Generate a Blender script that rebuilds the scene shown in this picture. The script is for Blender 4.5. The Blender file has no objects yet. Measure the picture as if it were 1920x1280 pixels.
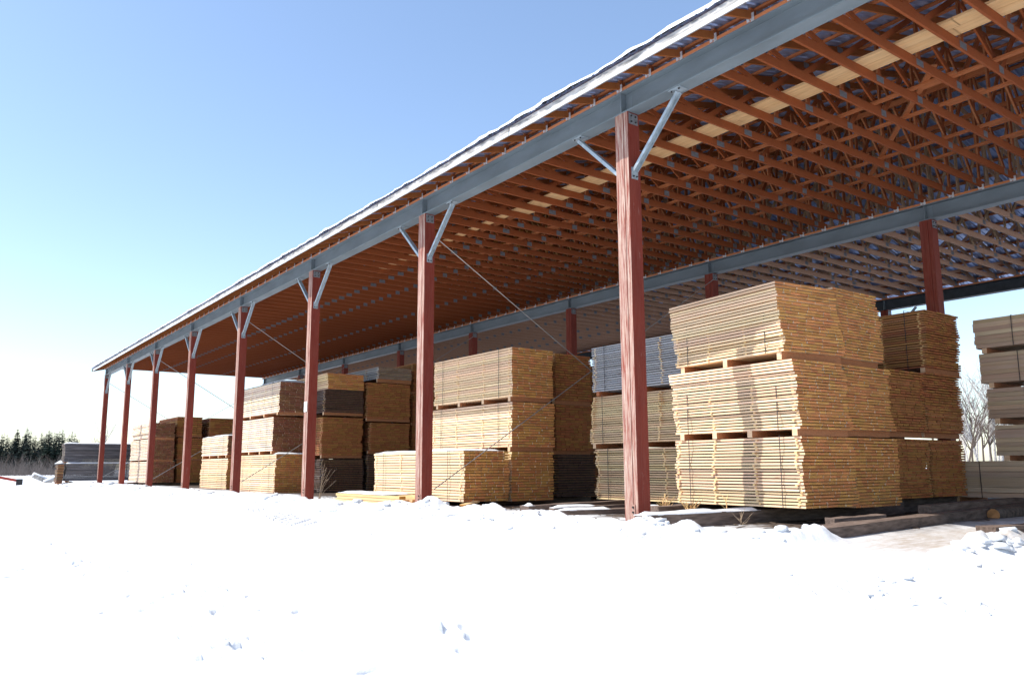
import bpy, math, random
import numpy as np
from mathutils import Matrix, Vector, Euler

R = math.radians
rnd = random.Random(7)
scene = bpy.context.scene
COL = scene.collection

# ------------------------------------------------------------------ camera
yaw, pitch, roll = R(36.267), R(8.898), R(-0.258)
fw = Vector((math.sin(yaw) * math.cos(pitch), math.cos(yaw) * math.cos(pitch), math.sin(pitch)))
rt = Vector((math.cos(yaw), -math.sin(yaw), 0)); up = rt.cross(fw)
r2 = rt * math.cos(roll) + up * math.sin(roll); u2 = -rt * math.sin(roll) + up * math.cos(roll)
cam = bpy.data.cameras.new('camera'); camo = bpy.data.objects.new('camera', cam); COL.objects.link(camo)
CAM = Vector((-8.217, -8.219, 0.702))
camo.matrix_world = Matrix(((r2.x, u2.x, -fw.x, CAM.x), (r2.y, u2.y, -fw.y, CAM.y), (r2.z, u2.z, -fw.z, CAM.z), (0, 0, 0, 1)))
cam.sensor_width = 36; cam.lens = 1499.8 / 1920 * 36; cam.clip_end = 3000; cam.clip_start = .05
scene.camera = camo

# ------------------------------------------------------------------ sky, sun, exposure
SUN_EL, SUN_AZ = R(54), R(-68)          # azimuth from +Y towards +X
world = bpy.data.worlds.new('World'); scene.world = world; world.use_nodes = True
wn = world.node_tree; wn.nodes.clear()
sky = wn.nodes.new('ShaderNodeTexSky'); sky.sky_type = 'NISHITA'; sky.sun_disc = False
sky.sun_elevation = SUN_EL; sky.sun_rotation = SUN_AZ
sky.air_density = 1.0; sky.dust_density = 0.8; sky.ozone_density = 1.0; sky.altitude = 100
bg = wn.nodes.new('ShaderNodeBackground'); bg.inputs[1].default_value = 0.15
wo = wn.nodes.new('ShaderNodeOutputWorld')
wn.links.new(sky.outputs[0], bg.inputs[0]); wn.links.new(bg.outputs[0], wo.inputs[0])
sun = bpy.data.lights.new('sun', 'SUN'); sun.energy = 3.9; sun.angle = R(0.53); sun.color = (1, .955, .88)
suno = bpy.data.objects.new('sun', sun); COL.objects.link(suno)
sdir = Vector((math.sin(SUN_AZ) * math.cos(SUN_EL), math.cos(SUN_AZ) * math.cos(SUN_EL), math.sin(SUN_EL)))
suno.rotation_euler = sdir.to_track_quat('Z', 'Y').to_euler(); suno.location = (-20, 0, 30)
vs = scene.view_settings
vs.view_transform = 'Standard'; vs.look = 'None'; vs.gamma = 1; vs.use_curve_mapping = False; vs.exposure = 0.82
cy = scene.cycles
cy.use_denoising = True
cy.max_bounces = 10; cy.diffuse_bounces = 6; cy.glossy_bounces = 3; cy.transmission_bounces = 2
cy.sample_clamp_indirect = 8

# ------------------------------------------------------------------ node helpers
class NT:
    def __init__(s, name):
        s.m = bpy.data.materials.new(name); s.m.use_nodes = True
        s.t = s.m.node_tree; s.t.nodes.clear()
        s.out = s.n('ShaderNodeOutputMaterial'); s.p = s.n('ShaderNodeBsdfPrincipled')
        s.l(s.p.outputs[0], s.out.inputs[0])
    def n(s, k, **kw):
        x = s.t.nodes.new(k)
        for a, b in kw.items(): setattr(x, a, b)
        return x
    def l(s, a, b): s.t.links.new(a, b)
    def val(s, sock, v):
        if hasattr(v, 'is_output') or isinstance(v, bpy.types.NodeSocket): s.l(v, sock)
        else: sock.default_value = v
    def mix(s, f, a, b, mode='MIX'):
        x = s.n('ShaderNodeMix', data_type='RGBA', blend_type=mode)
        s.val(x.inputs[0], f); s.val(x.inputs[6], a if not isinstance(a, tuple) else (*a, 1)); s.val(x.inputs[7], b if not isinstance(b, tuple) else (*b, 1))
        return x.outputs[2]
    def math(s, op, a, b=0.0, c=None, clamp=False):
        x = s.n('ShaderNodeMath', operation=op); x.use_clamp = clamp
        s.val(x.inputs[0], a); s.val(x.inputs[1], b)
        if c is not None: s.val(x.inputs[2], c)
        return x.outputs[0]
    def coord(s, which='Object', scale=(1, 1, 1)):
        tc = s.n('ShaderNodeTexCoord'); mp = s.n('ShaderNodeMapping'); mp.inputs['Scale'].default_value = scale
        s.l(tc.outputs[which], mp.inputs[0]); return mp.outputs[0]
    def noise(s, vec, scale, detail=4, w=None, rough=.55):
        x = s.n('ShaderNodeTexNoise', noise_dimensions='4D' if w is not None else '3D')
        s.l(vec, x.inputs['Vector']); x.inputs['Scale'].default_value = scale; x.inputs['Detail'].default_value = detail
        x.inputs['Roughness'].default_value = rough
        if w is not None: s.val(x.inputs['W'], w)
        return x.outputs[0]
    def ramp(s, f, lo, hi, a=0., b=1.):
        x = s.n('ShaderNodeMapRange'); x.clamp = True
        s.val(x.inputs[0], f); x.inputs[1].default_value = lo; x.inputs[2].default_value = hi
        x.inputs[3].default_value = a; x.inputs[4].default_value = b; return x.outputs[0]
    def bump(s, h, strength=.3, dist=.01):
        x = s.n('ShaderNodeBump'); x.inputs['Strength'].default_value = strength; x.inputs['Distance'].default_value = dist
        s.l(h, x.inputs['Height']); s.l(x.outputs[0], s.p.inputs['Normal'])
    def base(s, c): s.val(s.p.inputs['Base Color'], c if not isinstance(c, tuple) else (*c, 1))
    def rough(s, r): s.val(s.p.inputs['Roughness'], r)

def lumber(name, side, end, joined=False, var=.35, knots=True, axis=1, weather=0.):
    """sawn boards: grain along the board, own tint for each board, end grain on the ends"""
    k = NT(name)
    if joined:
        g = k.n('ShaderNodeNewGeometry'); rn = g.outputs['Random Per Island']; sc = (9, .8, 14)
    else:
        g = k.n('ShaderNodeObjectInfo'); rn = g.outputs['Random']; sc = (2, 2.2, 1)
    w = k.math('MULTIPLY', rn, 91.7)
    vec = k.coord('Object', sc)
    gr = k.noise(vec, 3.5, 5, w)
    big = k.noise(vec, .8, 2, w)
    v = k.math('MULTIPLY_ADD', rn, var, 1 - var * .55)
    v2 = k.math('MULTIPLY', v, k.ramp(gr, .3, .7, .84, 1.12))
    tint = k.mix(k.ramp(big, .35, .65), side, tuple(c * f for c, f in zip(side, (.97, .91, .82))))
    if knots:
        vo = k.n('ShaderNodeTexVoronoi', voronoi_dimensions='4D'); k.l(k.coord('Object', (5, .9, 8) if joined else (.9, 5.5, .6)), vo.inputs['Vector'])
        k.val(vo.inputs['W'], w); vo.inputs['Scale'].default_value = 1.0
        tint = k.mix(k.ramp(vo.outputs['Distance'], .07, .15, .75, 0), tint, tuple(c * f for c, f in zip(side, (.55, .36, .25))))
    if weather:
        tint = k.mix(k.ramp(k.noise(vec, 1.3, 4, k.math('ADD', w, 7.)), .45, .7, 0, weather), tint, (.33, .32, .33))
    tc = k.n('ShaderNodeTexCoord'); sx = k.n('ShaderNodeSeparateXYZ'); k.l(tc.outputs['Normal'], sx.inputs[0])
    isend = k.ramp(k.math('ABSOLUTE', sx.outputs[axis]), .6, .75)
    endn = k.mix(k.ramp(k.noise(k.coord('Object', (3, 3, 3) if not joined else (22, 3, 40)), 3., 3, w), .35, .68), end, tuple(c * .68 for c in end))
    c = k.mix(isend, tint, endn)
    hv = k.n('ShaderNodeHueSaturation'); k.l(c, hv.inputs['Color']); k.l(v2, hv.inputs['Value'])
    k.l(k.math('MULTIPLY_ADD', k.math('FRACT', k.math('MULTIPLY', rn, 17.3)), .03, .485), hv.inputs['Hue'])
    k.base(hv.outputs[0]); k.rough(.78); k.p.inputs['Specular IOR Level'].default_value = .25
    k.bump(gr, .35, .004)
    return k.m

def plain(name, col, rough=.6, metal=0., nscale=6., namt=.25, spec=.3, bump=0., scale=(1, 1, 1)):
    k = NT(name); v = k.coord('Object', scale); n = k.noise(v, nscale, 5)
    k.base(k.mix(k.ramp(n, .3, .7), tuple(c * (1 - namt) for c in col), tuple(min(1, c * (1 + namt * .6)) for c in col)))
    k.rough(rough); k.p.inputs['Metallic'].default_value = metal; k.p.inputs['Specular IOR Level'].default_value = spec
    if bump: k.bump(n, bump, .01)
    return k.m

M = {}
KINDS = {  # side colour, end colour
    'fresh': ((.78, .58, .385), (.70, .305, .095), 0), 'honey': ((.77, .565, .36), (.68, .295, .09), 0),
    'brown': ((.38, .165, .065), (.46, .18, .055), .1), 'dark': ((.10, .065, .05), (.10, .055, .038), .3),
    'grey': ((.36, .37, .40), (.33, .24, .17), .6), 'planed': ((.52, .385, .27), (.42, .26, .17), .1),
    'pale': ((.74, .60, .47), (.27, .11, .055), .1), 'old': ((.10, .095, .105), (.14, .11, .09), .4),
    'tan': ((.70, .52, .32), (.44, .21, .08), .03)}
for kname, (s_, e_, w_) in KINDS.items():
    M[kname] = lumber(kname + '_lumber', s_, e_, False, weather=w_)
    M[kname + '_j'] = lumber(kname + '_lumber_joined', s_, e_, True, weather=w_)
M['truss'] = lumber('truss_wood', (.28, .095, .021), (.45, .2, .07), True, var=.3, knots=False, axis=0)
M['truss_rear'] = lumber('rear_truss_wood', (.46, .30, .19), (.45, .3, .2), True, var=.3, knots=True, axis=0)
M['brace'] = lumber('brace_wood', (.42, .17, .052), (.5, .25, .1), True, var=.4, knots=False)
M['walk'] = lumber('walkway_wood', (.72, .50, .23), (.5, .25, .1), True, var=.2)
M['nailer'] = lumber('nailer_wood', (.55, .24, .085), (.5, .25, .1), True, var=.3, knots=False)
M['timber'] = plain('bunk_timber', (.17, .125, .10), .9, 0, 5, .5, .15, .6, (6, 1, 6))
M['timber_x'] = plain('bunk_timber_long', (.15, .11, .09), .9, 0, 4, .5, .15, .6, (1, 6, 6))
M['galv'] = plain('galvanised_plate', (.22, .23, .245), .5, .4, 20, .3)
M['clip'] = plain('clip_metal', (.62, .62, .62), .5, .3, 20, .2)
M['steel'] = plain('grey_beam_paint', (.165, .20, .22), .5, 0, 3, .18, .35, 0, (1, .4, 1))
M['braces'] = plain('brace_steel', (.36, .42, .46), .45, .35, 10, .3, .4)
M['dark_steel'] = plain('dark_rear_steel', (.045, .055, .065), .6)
M['bolt'] = plain('bolt', (.05, .05, .05), .5, .6)
M['strap'] = plain('strap', (.05, .045, .045), .5, .3)
M['cable'] = plain('cable', (.40, .38, .36), .45, .5)
M['fascia'] = plain('weathered_fascia', (.40, .38, .36), .8, 0, 5, .7, .2, .5, (3, .6, 3))
M['drip'] = plain('drip_edge_metal', (.66, .68, .70), .4, .3, 5, .2)
M['rail'] = plain('red_paint_rail', (.38, .05, .03), .6)
M['bark'] = plain('bark', (.11, .085, .07), .95, 0, 14, .5, .1, .6)
M['birch'] = plain('birch_bark', (.42, .39, .36), .9, 0, 9, .5, .1)
M['twig'] = plain('twig', (.30, .22, .15), .9)
M['needle'] = plain('needles', (.035, .055, .042), .9, 0, 2, .5, .1)
M['needle2'] = plain('needles_bluish', (.05, .068, .06), .9, 0, 2, .5, .1)
M['brush'] = plain('bare_brush', (.19, .155, .135), .95, 0, .6, .4, .05)
M['log'] = plain('log_wood', (.45, .22, .09), .9, 0, 6, .5, .1)
M['litter'] = plain('litter', (.10, .07, .05), .95, 0, 12, .6, .1)
M['paper'] = plain('paper', (.8, .8, .78), .8, 0, 3, .05)

def red_post(weathered=1.0):
    k = NT('red_post_paint')
    tc = k.n('ShaderNodeTexCoord'); sx = k.n('ShaderNodeSeparateXYZ'); k.l(tc.outputs['Normal'], sx.inputs[0])
    front = k.ramp(k.math('MULTIPLY', sx.outputs[0], -1.), .5, .9)
    oi = k.n('ShaderNodeObjectInfo')
    w = k.math('MULTIPLY', oi.outputs['Random'], 40.)
    streak = k.noise(k.coord('Object', (14, 14, .7)), 3.2, 8, w, .68)
    fine = k.noise(k.coord('Object', (30, 30, 3)), 3., 6, w, .7)
    blot = k.noise(k.coord('Object', (2, 2, .6)), 1.6, 5, w, .6)
    red = k.mix(k.ramp(blot, .3, .7), (.155, .018, .010), (.215, .031, .016))
    wearf = k.math('MULTIPLY', k.ramp(k.math('MULTIPLY_ADD', fine, .5, streak), .62, .86), k.math('MULTIPLY_ADD', front, .86 * weathered, .06))
    wear = k.mix(k.ramp(fine, .4, .65), (.56, .47, .40), (.36, .21, .15))
    scuff = k.math('MULTIPLY', k.ramp(k.noise(k.coord('Object', (5, 5, 1.2)), 2.3, 6, w, .7), .62, .70), .5)
    c = k.mix(wearf, red, wear); c = k.mix(scuff, c, (.36, .22, .19))
    k.base(c); k.rough(.7); k.p.inputs['Specular IOR Level'].default_value = .25
    k.bump(streak, .5, .008); return k.m
M['red'] = red_post(); M['red_inside'] = red_post(.06)

def snow_mat():
    k = NT('snow'); v = k.coord('Object')
    a = k.noise(v, 9, 6, rough=.6); b = k.noise(v, 55, 3)
    h = k.math('MULTIPLY_ADD', b, .25, a)
    k.base((.64, .66, .69)); k.rough(.65); k.p.inputs['Specular IOR Level'].default_value = .25
    k.bump(h, .35, .03); return k.m
M['snow'] = snow_mat()

def ground_mat():
    k = NT('snowy_yard'); tc = k.n('ShaderNodeTexCoord'); s = k.n('ShaderNodeSeparateXYZ'); k.l(tc.outputs['Object'], s.inputs[0])
    v = tc.outputs['Object']
    big = k.noise(v, .55, 5, rough=.65); mid = k.noise(v, 2.6, 6, rough=.65); fine = k.noise(v, 38, 4)
    edge = k.math('ADD', s.outputs[0], k.math('MULTIPLY', k.math('SUBTRACT', big, .5), 3.2))
    edge = k.math('ADD', edge, k.math('MULTIPLY', k.math('SUBTRACT', mid, .5), 1.6))
    inside = k.math('MULTIPLY', k.ramp(edge, .9, 1.5), k.ramp(s.outputs[0], 19.2, 20.5, 1, 0))
    inside = k.math('MULTIPLY', inside, k.ramp(s.outputs[1], 43, 44, 1, 0))
    inside = k.math('MULTIPLY', inside, k.ramp(k.math('ADD', s.outputs[1], k.math('MULTIPLY', k.math('SUBTRACT', mid, .5), 1.2)), -2.9, -2.3))
    dirt = k.mix(k.ramp(mid, .3, .7), (.035, .026, .021), (.105, .08, .065))
    # packed icy track with grit showing through, in front of the bunks on the right
    px = k.math('POWER', k.math('DIVIDE', k.math('SUBTRACT', s.outputs[0], 2.4), 3.0), 2.0)
    py = k.math('POWER', k.math('DIVIDE', k.math('ADD', s.outputs[1], 3.35), .85), 2.0)
    pat = k.ramp(k.math('ADD', px, py), .2, 1.0, 1, 0)
    st = k.noise(k.coord('Object', (1.2, 6, 1)), 3., 6, rough=.7)
    pat = k.math('MULTIPLY', pat, k.ramp(st, .3, .65, .3, .95))
    snow = k.mix(pat, (.64, .66, .69), (.32, .26, .20))
    specks = k.math('MULTIPLY', k.ramp(k.noise(v, 21, 2), .73, .78), .5)
    snow = k.mix(specks, snow, (.55, .5, .45))
    k.base(k.mix(inside, snow, dirt)); k.rough(.7); k.p.inputs['Specular IOR Level'].default_value = .25
    h = k.math('MULTIPLY_ADD', fine, .2, k.noise(v, 9, 6, rough=.6))
    k.bump(h, .4, .03); return k.m
M['ground'] = ground_mat()

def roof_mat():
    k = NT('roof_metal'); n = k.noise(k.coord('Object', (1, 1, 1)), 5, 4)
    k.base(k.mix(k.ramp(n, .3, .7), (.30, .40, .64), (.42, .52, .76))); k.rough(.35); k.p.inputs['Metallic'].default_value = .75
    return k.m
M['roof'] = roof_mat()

# ------------------------------------------------------------------ mesh helpers
BOXF = [(0, 3, 2, 1), (4, 5, 6, 7), (0, 1, 5, 4), (1, 2, 6, 5), (2, 3, 7, 6), (3, 0, 4, 7)]
class MB:
    def __init__(s): s.v = []; s.f = []
    def poly(s, vs_, fs):
        o = len(s.v); s.v += [tuple(a) for a in vs_]; s.f += [tuple(i + o for i in f) for f in fs]; return s
    def box(s, x0, x1, y0, y1, z0, z1):
        return s.poly([(x0, y0, z0), (x1, y0, z0), (x1, y1, z0), (x0, y1, z0), (x0, y0, z1), (x1, y0, z1), (x1, y1, z1), (x0, y1, z1)], BOXF)
    def bar(s, a, b, w, h, upv=(0, 0, 1)):
        """rectangular bar from a to b, width w sideways, height h along upv"""
        a = Vector(a); b = Vector(b); d = (b - a).normalized(); sd = d.cross(Vector(upv)).normalized(); uv = sd.cross(d)
        vs_ = []
        for p in (a, b):
            for i, j in ((-1, -1), (1, -1), (1, 1), (-1, 1)): vs_.append(p + sd * (i * w / 2) + uv * (j * h / 2))
        return s.poly(vs_, [(0, 1, 2, 3), (7, 6, 5, 4), (0, 4, 5, 1), (1, 5, 6, 2), (2, 6, 7, 3), (3, 7, 4, 0)])
    def tube(s, pts, rad, n=6):
        pts = [Vector(p) for p in pts]; rad = rad if hasattr(rad, '__len__') else [rad] * len(pts); o = len(s.v)
        for i, p in enumerate(pts):
            d = (pts[min(i + 1, len(pts) - 1)] - pts[max(i - 1, 0)]).normalized()
            a = d.orthogonal().normalized(); b = d.cross(a)
            for k in range(n):
                t = 2 * math.pi * k / n; s.v.append(tuple(p + (a * math.cos(t) + b * math.sin(t)) * rad[i]))
        for i in range(len(pts) - 1):
            for k in range(n):
                s.f.append((o + i * n + k, o + i * n + (k + 1) % n, o + (i + 1) * n + (k + 1) % n, o + (i + 1) * n + k))
        s.f.append(tuple(o + k for k in range(n))[::-1]); s.f.append(tuple(o + (len(pts) - 1) * n + k for k in range(n)))
        return s
    def mesh(s, name, mat):
        me = bpy.data.meshes.new(name); me.from_pydata(s.v, [], s.f); me.update()
        if mat: me.materials.append(M[mat] if isinstance(mat, str) else mat)
        return me
    def build(s, name, mat, parent=None, loc=None, smooth=False):
        me = s.mesh(name, mat)
        if smooth: me.polygons.foreach_set('use_smooth', [True] * len(me.polygons))
        return link(name, me, parent, loc)

def link(name, me, parent=None, loc=None, rot=None, scale=None):
    o = bpy.data.objects.new(name, me); COL.objects.link(o)
    if parent is not None: o.parent = parent
    if loc is not None: o.location = loc
    if rot is not None: o.rotation_euler = rot
    if scale is not None: o.scale = scale
    return o
def tag(o, label=None, cat=None, group=None, kind=None):
    if label: o['label'] = label
    if cat: o['category'] = cat
    if group: o['group'] = group
    if kind: o['kind'] = kind
    return o
def thing(name, label, cat, loc=(0, 0, 0), rz=0, group=None):
    o = link(name, None, None, loc, (0, 0, rz)); o.empty_display_size = .2
    return tag(o, label, cat, group)

# numpy value noise
def vnoise(x, y, seed=0):
    x = np.asarray(x, float); y = np.asarray(y, float)
    xi = np.floor(x).astype(np.int64); yi = np.floor(y).astype(np.int64); fx = x - xi; fy = y - yi
    def h(a, b):
        n = (a * 374761393 + b * 668265263 + seed * 1442695041) & 0x7fffffff
        n = ((n ^ (n >> 13)) * 1274126177) & 0x7fffffff
        return ((n ^ (n >> 16)) & 0xffff) / 65535.
    fx = fx * fx * (3 - 2 * fx); fy = fy * fy * (3 - 2 * fy)
    return (h(xi, yi) * (1 - fx) + h(xi + 1, yi) * fx) * (1 - fy) + (h(xi, yi + 1) * (1 - fx) + h(xi + 1, yi + 1) * fx) * fy
def fbm(x, y, s, o=4, seed=0):
    t = 0; a = 1; n = 0
    for i in range(o):
        t = t + a * vnoise(x * s, y * s, seed + i); n += a; s *= 2.03; a *= .5
    return t / n - .5
def smooth(a, b, x):
    t = np.clip((x - a) / (b - a), 0, 1); return t * t * (3 - 2 * t)

# ------------------------------------------------------------------ the yard
BAY = 6.096
LUMPS = [(-.62, -.78, .5, .26, .17), (-.45, -1.25, .35, .22, .14), (-.3, -2.72, .5, .2, .17), (-.8, -2.72, .35, .2, .12), (.2, -2.75, .25, .18, .14),
         (1.42, -3.9, .45, .22, .17), (2.4, -3.82, .5, .2, .16), (.6, -4.1, .35, .2, .11),
         (-.5, 4.9, .4, .6, .17), (-.3, 3.7, .35, .35, .14), (-.7, 2.6, .35, .4, .13), (-.6, 1.2, .4, .35, .10), (-.35, 6.25, .3, .35, .12)]
def ground_z(x, y):
    q = np.hypot(np.maximum(-x - .8, 0), np.maximum(-y - 2.6, 0)); z = -.13 - .085 * np.minimum(q, 9.5)
    out = 1 - smooth(.2, 1.1, x)
    behind = smooth(19.5, 22, x)
    z = z + (.05 * fbm(x, y, .35, 4, 1) + .022 * fbm(x, y, 2.2, 4, 2)) * np.maximum(np.maximum(out, .35), behind)
    # the bank of ploughed snow along the posts
    bank = np.exp(-((x + .95 + .25 * fbm(x * 0, y, .3, 2, 5)) / .62) ** 2) * smooth(-1.2, 1., y) * (1 - smooth(46, 52, y))
    cl = fbm(x, y, 1.9, 4, 8)
    z = z + bank * (.085 + .30 * np.clip(cl + .06, -.1, .5))
    bank2 = np.exp(-((x + 1.9) / .5) ** 2) * smooth(0, 3., y)
    z = z + bank2 * .12 * np.clip(fbm(x, y, 2.8, 3, 18), -.12, .4)
    for (lx, ly, a, b, h) in LUMPS:
        d = ((x - lx) / a) ** 2 + ((y - ly) / b) ** 2
        z = z + h * np.exp(-d * 1.3) * (1 + 1.1 * fbm(x, y, 4.5, 3, 11))
    # tyre treads: chevrons pressed along two tracks
    def tread(x, y, p, q, w, pit, dep):
        (ax, ay), (bx, by) = p, q; L = math.hypot(bx - ax, by - ay); ux, uy = (bx - ax) / L, (by - ay) / L
        s = (x - ax) * ux + (y - ay) * uy; t = -(x - ax) * uy + (y - ay) * ux
        m = smooth(-.3, .5, s) * (1 - smooth(L - .5, L + .3, s)) * (1 - smooth(w * .8, w, np.abs(t)))
        ph = (s + np.abs(t) * .7 * np.sign(t)) / pit
        lug = smooth(.50, .60, np.abs(np.mod(ph, 1.) - .5) * 2 + .25 * fbm(x, y, 7., 2, 61))
        keep = smooth(-.25, -.02, fbm(x, y, 1.6, 3, 31))
        return -dep * m * lug * keep + dep * .25 * m
    for p, q_, w, pit, dep in (((-2.6, -3.7), (-1.5, -6.3), .30, .34, .17), ((-2.1, -3.85), (1.6, -5.2), .30, .33, .16), ((-2.75, 3.4), (.5, -.4), .26, .32, .14), ((-2.0, 10.6), (-2.6, 5.6), .26, .34, .14), ((-2.9, -1.8), (-1.1, -3.1), .24, .3, .13)):
        z = z + tread(x, y, p, q_, w, pit, dep)
    return z
FEET = [(-6.13, 8.07), (-6.22, 6.54), (-6.17, 6.23), (-6.42, 6.21), (-6.38, 5.67), (-6.43, 4.81), (-6.47, 4.2), (-6.36, 4.36), (-6.25, 4.2), (-6.48, 3.03), (-6.81, 3.14), (-6.95, 4.3), (-6.57, 1.72), (-6.13, 3.4), (-5.91, 3.39), (-5.86, 2.83), (-6.6, .51),
        (-6.53, .13), (-6.11, .66), (-6.21, .87), (-6.26, -.94), (-6.27, -1.22), (-5.91, -.48), (-5.87, -.75), (-6.37, -1.94), (-6.32, -2.22), (-6.31, -2.54), (-6.07, -3.24), (-5.16, 2.84), (-5.26, 3.09), (-4.55, .53), (-5.5, -.11), (-5.43, .91), (-5.33, -1.19), (-5.69, .3),
        (-5.08, -3.02), (-5.02, -3.2), (-5.16, -3.86), (-1.89, -1.74), (-1.63, -1.88), (-1.58, -.29)]
def build_ground():
    def axis(dense0, dense1, step, growth, lim0, lim1):
        a = list(np.arange(dense0, dense1, step)); st = step; v = dense1
        while v < lim1: a.append(v); st *= growth; v += st
        a.append(lim1); st = step; v = dense0 - step; b = []
        while v > lim0: b.append(v); st *= growth; v -= st
        return np.array([lim0] + b[::-1] + a)
    xs = axis(-7.6, 3.4, .045, 1.045, -900, 900); ys = axis(-7.2, 8.5, .05, 1.022, -900, 1100)
    xs = np.unique(np.concatenate([xs[(xs < -7.1) | (xs > 3.4)], np.arange(-7.1, -3.7, .03), np.arange(-3.7, 3.4, .021)])); ys = np.unique(np.concatenate([ys[(ys < -6.2) | (ys > 8.5)], np.arange(-6.2, -3.0, .021), np.arange(-3.0, 8.5, .032)]))
    X, Y = np.meshgrid(xs, ys); Z = ground_z(X, Y)
    rs = np.random.RandomState(3)
    for fx, fy in FEET:
        for _ in range(rs.randint(1, 4)):
            a, b = fx + rs.normal(0, .16), fy + rs.normal(0, .16); th = rs.uniform(0, 3.1); c, s = math.cos(th), math.sin(th)
            u = (X - a) * c + (Y - b) * s; v = -(X - a) * s + (Y - b) * c; h = rs.uniform(.04, .095)
            d = (u / rs.uniform(.05, .13)) ** 2 + (v / .045) ** 2
            Z -= h * np.exp(-d ** 3); Z += h * .45 * np.exp(-((np.sqrt(d) - 1.5) / .4) ** 2)
    far = np.hypot(X, Y - 10); Z -= smooth(70, 300, far) * .5
    nx, ny = len(xs), len(ys)
    co = np.stack([X, Y, Z], -1).reshape(-1, 3).astype(np.float32)
    i = np.arange(ny - 1)[:, None] * nx + np.arange(nx - 1)[None]
    q = np.stack([i, i + 1, i + nx + 1, i + nx], -1).reshape(-1, 4).astype(np.int32)
    me = bpy.data.meshes.new('snowy_ground'); me.vertices.add(len(co)); me.vertices.foreach_set('co', co.ravel())
    me.loops.add(q.size); me.loops.foreach_set('vertex_index', q.ravel())
    me.polygons.add(len(q)); me.polygons.foreach_set('loop_start', np.arange(0, q.size, 4, dtype=np.int32))
    me.update(calc_edges=True); me.polygons.foreach_set('use_smooth', [True] * len(me.polygons))
    me.materials.append(M['ground'])
    tag(link('snowy_ground', me), kind='structure', label='snow covered yard with tyre tracks and a dirt floor under the roof')
build_ground()
def gz(x, y): return float(ground_z(np.array([x]), np.array([y]))[0])

# ------------------------------------------------------------------ the shed
shed = thing('lumber_shed', 'long open sided shed of red posts, grey steel beams and orange roof trusses', 'shed', (0, 0, 0))
ROWX = [0.0, 9.25, 18.5]; PX, PY = .25, .27; ZB = 6.04; ZBT = 6.40; ZN = 6.445; Y0, Y1 = -12.35, 43.05
NBAY0, NBAY1 = -2, 7
SL = .25
def post_mesh(wx, wy, mat='red'):
    m = MB(); t = wy / 3
    for k, dx in enumerate((0.006, 0.0, .009)): m.box(dx, wx - .002 * k, k * t + (.003 if k else 0), (k + 1) * t - .003 * (k < 2), -.55, ZB)
    m.box(.02, wx - .02, .004, wy - .004, -.55, ZB - .003)
    return m.mesh('post', mat)
PM = post_mesh(PX, PY); PMI = post_mesh(PX, PY, 'red_inside')
def brace_mesh(sgn):
    """channel knee brace from the post side up to the beam flange"""
    a = Vector((.125, 0 if sgn < 0 else PY, 5.12)); b = Vector((.105, -.93 if sgn < 0 else PY + .93, ZB - .03)); m = MB()
    m.bar(a, b, .085, .012, (0, -sgn * .7, .7))
    d = (b - a).normalized(); sd = d.cross(Vector((0, -sgn * .7, .7))).normalized(); n = sd.cross(d)
    for e in (-1, 1):
        off = sd * (e * .0425) - n * .022
        m.bar(a + off, b + off, .007, .05, n)
    m.box(.06, .19, (-.012 if sgn < 0 else PY + .001), (-.001 if sgn < 0 else PY + .012), 4.98, 5.16)
    yb = -.93 if sgn < 0 else PY + .93
    m.box(.02, .19, yb - .11, yb + .11, ZB - .014, ZB - .001)
    return m.mesh('knee_brace', 'braces')
def bolts_mesh(sgn):
    m = MB(); y = -.012 if sgn < 0 else PY + .012
    for x in (.09, .155): m.tube([(x, y, 5.02), (x, y + sgn * .016, 5.02)], .014, 6)
    yb = -.93 if sgn < 0 else PY + .93
    for dy in (-.07, .07): m.tube([(.05, yb + dy, ZB - .014), (.05, yb + dy, ZB - .032)], .014, 6)
    return m.mesh('bolt', 'bolt')
BM = {s: brace_mesh(s) for s in (-1, 1)}; BO = {s: bolts_mesh(s) for s in (-1, 1)}
bm_ = MB().box(.03, .22, -.006, -.001, ZB - .19, ZB - .02)
TOPPL = bm_.mesh('cap_bracket', 'galv')
m = MB()
for x in (.08, .17):
    for z in (ZB - .06, ZB - .15): m.tube([(x, -.006, z), (x, -.022, z)], .014, 6)
TOPBO = m.mesh('bolt', 'bolt')
BASEPL = MB().box(-.007, -.001, .05, .12, -.35, .17).mesh('base_strap', 'red')
m = MB()
for z in (.06, .13): m.tube([(-.007, .085, z), (-.024, .085, z)], .015, 6)
BASEBO = m.mesh('bolt', 'bolt')
def beam_section(y0, y1):
    m = MB(); m.box(.003, .247, y0, y1, ZB, ZB + .022); m.box(.003, .247, y0, y1, ZBT - .022, ZBT); m.box(.118, .132, y0, y1, ZB + .022, ZBT - .022); return m
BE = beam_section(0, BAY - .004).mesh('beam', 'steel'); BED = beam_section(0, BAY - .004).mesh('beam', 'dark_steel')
ST = MB().box(.006, .117, -.008, .008, ZB + .0225, ZBT - .0225).mesh('stiffener', 'steel')
NA = MB().box(-.004, .252, 0, BAY - .006, ZBT + .001, ZN).mesh('nailer', 'nailer')
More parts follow.
